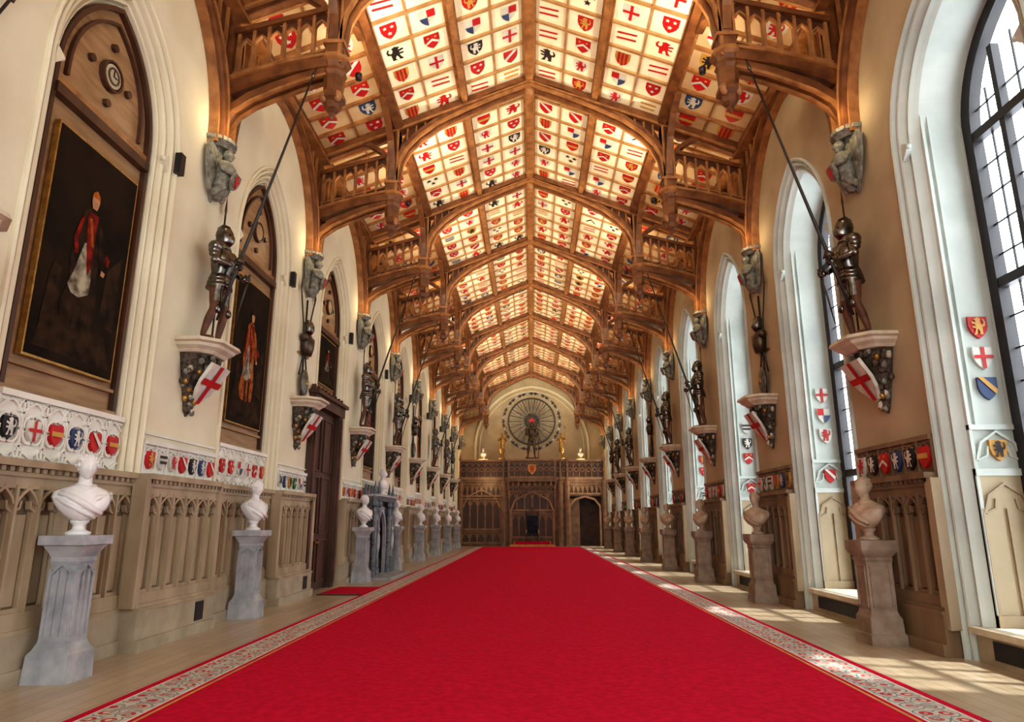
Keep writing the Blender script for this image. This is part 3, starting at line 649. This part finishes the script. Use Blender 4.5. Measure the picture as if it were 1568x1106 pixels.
# ------------------------------------------------------------ paintings
def painting(name,F,hw,z0,z1,var):
    b=B(); n=-.20
    b.fbox(F,-hw-.025,hw+.025,z0-.025,z1+.025,n,n+.06,'gilt')
    b.fbox(F,-hw,hw,z0,z1,n+.01,n+.065,'canvas')
    W=hw*2; Hh=z1-z0; q=lambda L:[((-x*.86-.02)*W/1.4,z0+(.22+y*.80)*Hh/2.55) for x,y in L]
    cl=[('p_brown','p_white','p_red'),('p_orange','p_white','p_red'),('p_blue','p_white','p_red'),('p_red','p_orange','p_white')][var%4]
    m=n+.068
    b.flat(F,q([(-.75,-.15),(.7,-.15),(.6,.35),(-.55,.3)]),m,'p_brown')
    b.flat(F,q([(-.72,1.6),(-.45,1.3),(-.40,.5),(-.72,.4)]),m,'p_brown')
    b.flat(F,q([(-.12,2.0),(.05,2.05),(.17,1.96),(.24,1.6),(.30,1.2),(.26,.9),(.38,.5),(.30,.28),(.08,.22),(-.25,.28),(-.30,.7),(-.22,1.1),(-.28,1.5)]),m+.003,cl[0])
    b.flat(F,q([(-.02,1.55),(.08,1.5),(.14,1.3),(.20,1.05),(.29,.82),(.20,.72),(.05,.70),(-.12,.80),(-.13,1.0),(-.08,1.3)]),m+.006,cl[1])
    b.flat(F,q([(-.10,1.98),(.08,1.98),(.10,1.8),(.05,1.5),(.0,1.2),(-.04,1.05),(-.10,1.2),(-.09,1.6)]),m+.009,cl[2])
    b.flat(F,q([(.02,1.9),(.07,1.88),(-.04,1.5),(-.09,1.5)]),m+.011,'p_orange')
    b.flat(F,q([(-.12,1.9),(-.2,1.85),(-.32,1.5),(-.36,1.25),(-.28,1.22),(-.2,1.45)]),m+.009,cl[0])
    b.flat(F,q([(-.45,1.45),(-.36,1.52),(-.32,1.40),(-.42,1.32)]),m+.010,'p_red')
    b.flat(F,q([(.14,1.9),(.22,1.8),(.30,1.5),(.24,1.28),(.18,1.3),(.22,1.5)]),m+.009,cl[2])
    for dx in (-.07,.09): b.flat(F,q([(dx-.04,.70),(dx+.04,.70),(dx+.03,.28),(dx+.09,.22),(dx-.05,.22)]),m+.008,'p_brown')
    b.flat(F,q([(x*1.0,2.15+y) for x,y in [(-.045,-.1),(.045,-.1),(.075,.0),(.06,.09),(0,.12),(-.06,.09),(-.075,.0)]]),m+.012,'p_skin')
    b.flat(F,q([(-.085,2.16),(-.07,2.28),(0,2.34),(.07,2.28),(.09,2.16),(.06,2.22),(-.05,2.22)]),m+.014,'p_orange' if var==0 else 'p_brown')
    b.flat(F,q([(-.38,1.22),(-.3,1.24),(-.29,1.16),(-.36,1.15)]),m+.012,'p_skin')
    b.flat(F,q([(.40,.9),(.60,.9),(.65,.2),(.38,.2)]),m+.004,'p_brown'); b.flat(F,q([(.42,1.0),(.56,1.02),(.58,.9),(.42,.9)]),m+.006,'p_brown')
    return b.obj(name)
for i,yc in enumerate(BC):
    if abs(yc-DOORBAY)<.1: painting('portrait_painting',wallF(-1,yc),.62,4.75,5.9,i)
    else: painting('portrait_painting',wallF(-1,yc),.71,3.15,5.7,i-2 if i>=2 else i)
# ------------------------------------------------------------ door left
b=B(); F=wallF(-1,DY)
for t in (-1,1):
    b.fbox(F,t*1.0-.14,t*1.0+.14,0,4.1,-.08,.12,'wood_brown'); b.fbox(F,t*1.0-.06,t*1.0+.06,.1,4.0,.12,.16,'wood_dark')
b.fbox(F,-1.18,1.18,4.05,4.28,-.08,.16,'wood_brown'); b.fbox(F,-1.24,1.24,4.28,4.36,-.08,.24,'wood_dark')
for j in range(9): b.extr(F,[(-1.1+j*.27-.08,4.36),(-1.1+j*.27+.08,4.36),(-1.1+j*.27,4.5)],.02,.12,'wood_dark')
for t in (-1,1):
    b.fbox(F,min(0,t*.86)+.005,max(0,t*.86)-.005,.02,4.05,-.08,-.03,'wood_dark')
    for z0,z1 in ((.2,1.1),(1.25,2.5),(2.65,3.85)): b.ribbon(F,[(t*.12,z0),(t*.75,z0),(t*.75,z1),(t*.12,z1)],.05,-.03,.01,'wood_brown',True)
    b.ell((-XW+.02,DY+t*.08,1.05),(.03,.03,.03),'brass',8,6)
b.obj('door_1')
# ------------------------------------------------------------ fireplace
FY=20.2
b=B(); F=wallF(-1,FY); S='fire_stone'
for t in (-1,1):
    b.fbox(F,t*.95-.26,t*.95+.26,0,2.1,.2,.55,S)
    for q in (-.26,.26):
        b.lathe((-XW+.55,FY+t*.95+q,0),[(0,.09),(.25,.09),(.27,.06),(.9,.06),(.93,.085),(.97,.06),(1.9,.06),(1.95,.10),(2.1,.10),(2.35,.05),(2.65,.005)],S,8,smooth=False)
    b.ribbon(F,[(t*.95-.14,.5),(t*.95-.14,1.5),(t*.95,1.7),(t*.95+.14,1.5),(t*.95+.14,.5)],.05,.55,.60,'marble_grey')
    b.ell((-XW+.63,FY+t*.95,.95),(.06,.07,.28),'marble_grey',10,8); b.ell((-XW+.63,FY+t*.95,1.3),(.05,.05,.07),'marble_grey',8,6)
pts=arch(.6,1.0,0,.3,8); wallfield(b,F,[(u,v) for u,v in pts],-.69,.69,2.1,.42,S); b.ribbon(F,pts,.08,.42,.52,'marble_grey'); b.ribbon(F,[(u*1.15,v*1.03) for u,v in pts],.04,.42,.49,'marble_grey')
b.strip([b.P(F,u,v,.42) for u,v in pts],[b.P(F,u,v,.23) for u,v in pts],'black'); b.flat(F,pts,.24,'black')
b.fbox(F,-1.25,1.25,2.08,2.2,.2,.66,S); b.fbox(F,-1.28,1.28,2.2,2.26,.2,.72,'marble_grey')
for j in range(5): shield(b,F,-.5+j*.25,1.86,.16,.44,[DES[9],DES[13],DES[11]][j%3],.02)
for j in range(-3,4): b.extr(F,[(j*.33-.13,2.26),(j*.33+.13,2.26),(j*.33+.05,2.42),(j*.33,2.55),(j*.33-.05,2.42)],.2,.26,S)
b.fbox(F,-1.4,1.4,0,.05,.3,1.1,'marble_grey')
b.fbox(F,-.45,.45,.05,.2,.26,.38,'black')
for u in (-.3,0,.3): b.fbox(F,u-.02,u+.02,.05,.45,.38,.41,'brass')
b.obj('fireplace')
b=B(); b.lathe((0,0,0),[(0,.16),(.05,.16),(.07,.08),(.13,.07),(.18,.12)],'marble',14)
b.loft([[(rx*cos(2*pi*i/16),ry*sin(2*pi*i/16),z) for i in range(16)] for z,rx,ry in ((.16,.08,.1),(.25,.13,.2),(.36,.13,.24),(.43,.1,.17),(.47,.055,.06),(.55,.05,.05))],'marble'); head(b,(.02,0,.62),1,'marble')
b.obj('mantel_bust',(-4.42,FY,2.265))
# ------------------------------------------------------------ end walls
b=B(); F=FR((0,YF,0),(1,0,0),(0,0,1),(0,-1,0))
b.extr(F,[(-5.9,0),(5.9,0),(5.9,9.4),(0,ZR+.1),(-5.9,9.4)],-.3,0,'plaster_dim')
b.ribbon(F,arch(3.9,6.6,5.6,.3),.14,0,.12,'plaster_cream'); b.ribbon(F,arch(3.6,6.6,5.6,.3),.06,0,.08,'plaster_cream')
b.obj('wall_far')
b=B(); F=FR((0,YB,0),(1,0,0),(0,0,1),(0,1,0))
b.fbox(F,-6,-3.8,0,9.9,-.3,0,'plaster_cream'); b.fbox(F,3.8,6,0,9.9,-.3,0,'plaster_cream'); b.fbox(F,-3.8,3.8,0,1.0,-.3,0,'plaster_cream')
b.extr(F,[(-5.9,9.0),(5.9,9.0),(5.9,9.4),(0,ZR+.1),(-5.9,9.4)],-.3,0,'plaster_cream'); b.obj('wall_near')
b=B()
for u in (-3.75,-1.9,0,1.9,3.75): b.fbox(F,u-.05,u+.05,1.0,9.0,-.25,-.1,'frame_dark')
for z in (1.05,3.0,5.0,7.0,8.95): b.fbox(F,-3.8,3.8,z-.05,z+.05,-.25,-.1,'frame_dark')
b.obj('window_20')  # unseen window, added behind the camera for frontal daylight fill
# ------------------------------------------------------------ gallery screen
b=B(); YS=45.0; F=FR((0,YS,0),(1,0,0),(0,0,1),(0,-1,0)); W='wood_screen'; D='wood_brown'; G_W='wood_screen2'
b.fbox(F,-4.86,-1.6,0,4.0,-.2,0,W); b.fbox(F,1.6,2.35,0,4.0,-.2,0,W); b.fbox(F,4.5,4.86,0,4.0,-.2,0,W); b.fbox(F,2.35,4.5,3.15,4.0,-.2,0,W)
b.fbox(F,-1.6,1.6,0,4.0,-.2,-.1,W)
b.fbox(F,-4.86,4.86,4.0,4.25,-1.8,.15,W); b.fbox(F,-4.86,4.86,4.22,4.30,-1.8,.22,G_W)
for u in (-4.70,-1.85,1.85,4.70,2.3):
    b.fbox(F,u-.13,u+.13,0,4.1,0,.22,G_W); b.fbox(F,u-.05,u+.05,.2,5.5,.2,.3,W); b.extr(F,[(u-.12,5.45),(u+.12,5.45),(u,6.0)],.1,.25,G_W)
def blind(u0,u1,z0,z1,k,n=0.):
    w=(u1-u0)/k
    for i in range(k+1): b.fbox(F,u0+i*w-.03,u0+i*w+.03,z0,z1,n,n+.09,G_W)
    b.fbox(F,u0,u1,z0,z0+.1,n,n+.1,G_W); b.fbox(F,u0,u1,z1-.06,z1,n,n+.1,G_W)
    for i in range(k):
        c=u0+(i+.5)*w; b.ribbon(F,[(c-w/2+.03,z1-.45),(c-w*.3,z1-.25),(c,z1-.1),(c+w*.3,z1-.25),(c+w/2-.03,z1-.45)],.05,n,n+.08,G_W)
        b.flat(F,[(c-w/2+.05,z0+.12),(c+w/2-.05,z0+.12),(c+w/2-.05,z1-.5),(c,z1-.2),(c-w/2+.05,z1-.5)],n+.005,D)
blind(-4.55,-2.05,.15,.95,5); blind(-4.55,-2.05,1.0,3.0,5); blind(-4.55,-2.05,3.1,3.95,8); blind(2.4,4.5,3.25,3.95,7)
b.ribbon(F,[(-4.5,2.4),(-4.2,3.1),(-3.3,3.55),(-2.4,3.1),(-2.1,2.4)],.10,.05,.16,G_W)
b.ribbon(F,[(2.45,0),(2.45,2.5),(2.8,2.95),(3.43,3.12),(4.05,2.95),(4.4,2.5),(4.4,0)],.12,-.1,.12,G_W)
b.fbox(F,2.35,4.5,0,4.0,-1.55,-1.5,'wood_dark'); b.fbox(F,2.4,3.1,0,3.0,-.5,-.4,W)
def parapet(u0,u1,n,k):
    b.fbox(F,u0,u1,4.3,4.38,n-.1,n+.03,G_W); b.fbox(F,u0,u1,5.38,5.5,n-.12,n+.06,G_W); w=(u1-u0)/k
    b.fbox(F,u0,u1,4.38,5.38,n-.08,n-.05,D)
    for i in range(k+1): b.fbox(F,u0+i*w-.03,u0+i*w+.03,4.3,5.4,n-.05,n+.02,W)
    for i in range(k):
        c=u0+(i+.5)*w; b.ribbon(F,disc(c,4.85,w*.32,10),.04,n-.05,n,G_W,True); b.ribbon(F,[(c-w/2,5.1),(c,5.33),(c+w/2,5.1)],.04,n-.05,n,G_W)
parapet(-4.70,-1.5,.15,8); parapet(1.5,4.70,.15,8); parapet(-1.5,1.5,.75,8)
b.fbox(F,-1.55,1.55,4.05,4.3,0,.78,W)
for t in (-1,1): b.fbox(F,t*1.5-.06,t*1.5+.06,4.1,5.5,.1,.8,W)
for j in range(9):
    c=-1.4+j*.35; b.ribbon(F,[(c-.17,4.05),(c-.12,3.8),(c,3.65),(c+.12,3.8),(c+.17,4.05)] ,.05,.6,.7,G_W)
    b.fbox(F,c-.19,c-.16,3.5,4.1,.55,.7,G_W)
for t in (-1,1): b.extr(FR((t*1.5,YS,0),(0,-1,0),(0,0,1),(t,0,0)),[(0,3.0),(.15,3.5),(.75,4.1),(0,4.1)],-.06,.06,G_W)
shield(b,F,0,4.85,.6,.79,[(HT,G_),([(x*.9,y*.9) for x,y in LION],R_)],.04)
blind(-1.5,1.5,2.2,3.5,6,-.1)
b.ribbon(F,[(-1.4,0),(-1.4,2.2),(-1.1,2.9),(0,3.45),(1.1,2.9),(1.4,2.2),(1.4,0)],.12,-.1,.12,G_W)
blind(-1.3,1.3,.5,2.1,6,-.1)
b.obj('gallery_screen')
b=B(); b.box(-1.4,1.4,43.3,44.85,0,.15,'carpet_red'); b.box(-1.1,1.1,43.6,44.85,.15,.30,'carpet_red'); b.box(-1.15,-1.1,43.55,44.85,.15,.31,'h_gold'); b.box(1.1,1.15,43.55,44.85,.15,.31,'h_gold')
b.box(-1.42,1.42,43.28,43.3,0,.16,'h_gold'); b.obj('throne_dais')
b=B()
for x in (-.38,.38):
    for y in (-.3,.3): b.lathe((x,y,0),[(0,.05),(.1,.06),(.15,.035),(.4,.05),(.45,.05)],'wood_dark',8)
    b.box(x-.05,x+.05,-.36,.3,.72,.8,'wood_dark'); b.lathe((x,-.3,.45),[(0,.04),(.27,.04)],'gilt',8); b.ell((x,-.36,.78),(.06,.06,.06),'wood_dark',8,6)
    b.box(x-.05,x+.05,.26,.36,.4,1.75,'black'); b.lathe((x,.31,1.75),[(0,.06),(.08,.05),(.2,.005)],'wood_dark',8)
b.box(-.42,.42,-.36,.34,.40,.46,'black'); b.box(-.36,.36,-.34,.28,.46,.56,'p_blue'); b.box(-.34,.34,.28,.34,.56,1.6,'p_blue')
b.extr(FR((0,.31,0),(1,0,0),(0,0,1),(0,-1,0)),[(-.42,1.6),(.42,1.6),(.3,1.85),(.1,1.95),(0,2.2),(-.1,1.95),(-.3,1.85)],-.04,.04,'wood_dark')
b.obj('throne',(0,44.2,.305))
b=B(); F=FR((0,YF-.01,0),(1,0,0),(0,0,1),(0,-1,0)); cz=8.35
b.ribbon(F,disc(0,cz,1.62,40),.10,.0,.10,'h_black',True); b.ribbon(F,disc(0,cz,1.98,40),.05,.0,.06,'h_black',True)
for j in range(44):
    a=2*pi*j/44; d=(cos(a),sin(a)); pz=(-d[1],d[0])
    b.extr(F,[(d[0]*.4+pz[0]*.055,cz+d[1]*.4+pz[1]*.055),(d[0]*.4-pz[0]*.055,cz+d[1]*.4-pz[1]*.055),(d[0]*1.55-pz[0]*.035,cz+d[1]*1.55-pz[1]*.035),(d[0]*1.60,cz+d[1]*1.60),(d[0]*1.55+pz[0]*.035,cz+d[1]*1.55+pz[1]*.035)],.04,.08,'bronze' if j%2 else 'steel_dark')
    b.extr(F,disc(d[0]*1.96,cz+d[1]*1.96,.10,6),.0,.09,'marble_grey' if j%3==0 else 'h_black')
b.extr(F,disc(0,cz,.42,16),.05,.14,'h_black'); b.extr(F,star(0,cz,.30),.14,.2,'h_red')
b.obj('sword_wheel_trophy')
b=B(); b.sq((0,0,0),[(0,.4),(.1,.4),(.15,.33),(1.1,.33),(1.2,.42),(1.3,.42)],'wood_dark'); b.obj('statue_plinth',(0,44.7,4.302))
kn=armour(False); kn.names=['steel_dark' if n=='steel' else n for n in kn.names]
o=kn.obj('knight_statue',(0,44.7,5.605)); o.rotation_euler[2]=-pi/2; o.scale=(1.3,1.3,1.3)
def statu():
    b=B(); b.lathe((0,0,0),[(0,.2),(.2,.2),(.24,.14),(.5,.12),(.55,.18),(.6,.18)],'gilt',10)
    b.loft([[(rx*cos(2*pi*i/14),ry*sin(2*pi*i/14),z) for i in range(14)] for z,rx,ry in ((.6,.17,.18),(.9,.13,.14),(1.15,.1,.12),(1.35,.12,.18),(1.45,.08,.13),(1.5,.04,.04),(1.55,.04,.04))],'gilt'); head(b,(0,0,1.63),.9,'gilt')
    for s in (-1,1): b.tube([(0,s*.15,1.42),(.06,s*.28,1.25),(.16,s*.24,1.42)],[.045,.035,.025],'gilt',8)
    b.tube([(.16,.24,1.1),(.16,.24,2.1)],.018,'gilt',6); b.ell((.16,.24,2.12),(.06,.06,.09),'gilt',8,6)
    return b
sm=statu().obj('gilt_statue',(-1.95,44.95,5.5)); sm.rotation_euler[2]=-pi/2; inst('gilt_statue',sm.data,(1.95,44.95,5.5),rz=-pi/2)
for x in (-3.3,3.3):
    b=B()
    b.sq((0,0,0),[(0,.3),(.1,.3),(.12,.22),(1.2,.22),(1.25,.3),(1.35,.3)],'wood_panel')
    b.loft([[(rx*cos(2*pi*i/16),ry*sin(2*pi*i/16),z+1.35) for i in range(16)] for z,rx,ry in ((0,.12,.12),(.1,.08,.1),(.25,.13,.2),(.36,.13,.24),(.43,.1,.17),(.47,.055,.06),(.55,.05,.05))],'marble'); head(b,(.02,0,1.97),1,'marble')
    o=b.obj('gallery_bust',(x,46.3,4.302)); o.rotation_euler[2]=-pi/2
# ------------------------------------------------------------ lights
def light(kind,name,loc,e,col,**k):
    l=bpy.data.lights.new(name,kind); l.energy=e; l.color=col
    for a,v in k.items(): setattr(l,a,v)
    o=bpy.data.objects.new(name,l); o.location=loc; bpy.context.scene.collection.objects.link(o); return o
WARM=(1,.76,.45); WARM2=(1,.85,.62)
bfx=B(); bfx.lathe((0,0,0),[(0,.05),(.1,.06),(.12,.04)],'frame_dark',10)
fm=None
for k,y in enumerate(TY):
    for s in (-1,1):
        light('POINT','corbel_lamp',(s*4.50,y-.34,7.42),8.5,WARM,shadow_soft_size=.05)
        if k==len(TY)-1: continue
        o=light('SPOT','roof_uplighter',(s*2.80,y+.30,8.72),330,WARM2,shadow_soft_size=.06,spot_size=math.radians(150),spot_blend=.8)
        d=Vector((-s*.7,.8,1)); o.rotation_euler=d.to_track_quat('-Z','Y').to_euler()
        o=light('SPOT','aisle_uplighter',(s*4.0,y+.35,8.6),42,WARM,shadow_soft_size=.06,spot_size=math.radians(150),spot_blend=.6)
        d=Vector((0,.4,1)); o.rotation_euler=d.to_track_quat('-Z','Y').to_euler()
        if fm is None: fm=bfx.obj('uplighter_fitting',(s*2.8,y+.3,8.56)).data
        else: inst('uplighter_fitting',fm,(s*2.8,y+.3,8.56))
for x in (-3.3,3.3): light('POINT','gallery_lamp',(x,45.9,5.5),70,(1,.6,.25),shadow_soft_size=.08)
for x in (-2.9,2.9): light('POINT','screen_lamp',(x,43.6,4.0),35,WARM,shadow_soft_size=.06)
sun=light('SUN','sun',(20,10,30),7.0,(1,.96,.88),angle=.03); sun.rotation_euler=Vector((-.34,.10,-.95)).to_track_quat('-Z','Y').to_euler()
for yc in BC:
    o=light('AREA','window_portal',(XW-NW+.06,yc,3.85),1,(1,1,1),shape='RECTANGLE',size=7.0,size_y=1.95)
    o.rotation_euler=(0,pi/2,0); o.data.cycles.is_portal=True
o=light('AREA','window_portal',(0,YB-.35,5.0),1,(1,1,1),shape='RECTANGLE',size=7.6,size_y=8); o.data.cycles.is_portal=True  # portal of the added fill window behind the camera
o.rotation_euler=Vector((0,1,0)).to_track_quat('-Z','Y').to_euler()
w=bpy.data.worlds.new('sky'); bpy.context.scene.world=w; w.use_nodes=True
bg=w.node_tree.nodes['Background']; bg.inputs[0].default_value=(.93,.97,1,1); bg.inputs[1].default_value=6.5
# ------------------------------------------------------------ camera
cam=bpy.data.cameras.new('camera'); co=bpy.data.objects.new('camera',cam); bpy.context.scene.collection.objects.link(co)
cam.sensor_width=36; cam.lens=23.8; cam.clip_start=.05; cam.clip_end=200
co.location=(0,0,1.5); co.rotation_euler=(pi/2+math.radians(13.4),0,math.radians(1.67))
bpy.context.scene.camera=co
sc=bpy.context.scene
sc.view_settings.view_transform='Standard'
for lk in ('Medium High Contrast','Standard - Medium High Contrast','None'):
    try: sc.view_settings.look=lk; print('look',lk); break
    except Exception: pass
sc.view_settings.exposure=.14
try:
    sc.cycles.max_bounces=8; sc.cycles.diffuse_bounces=5; sc.cycles.sample_clamp_indirect=6
except Exception: pass
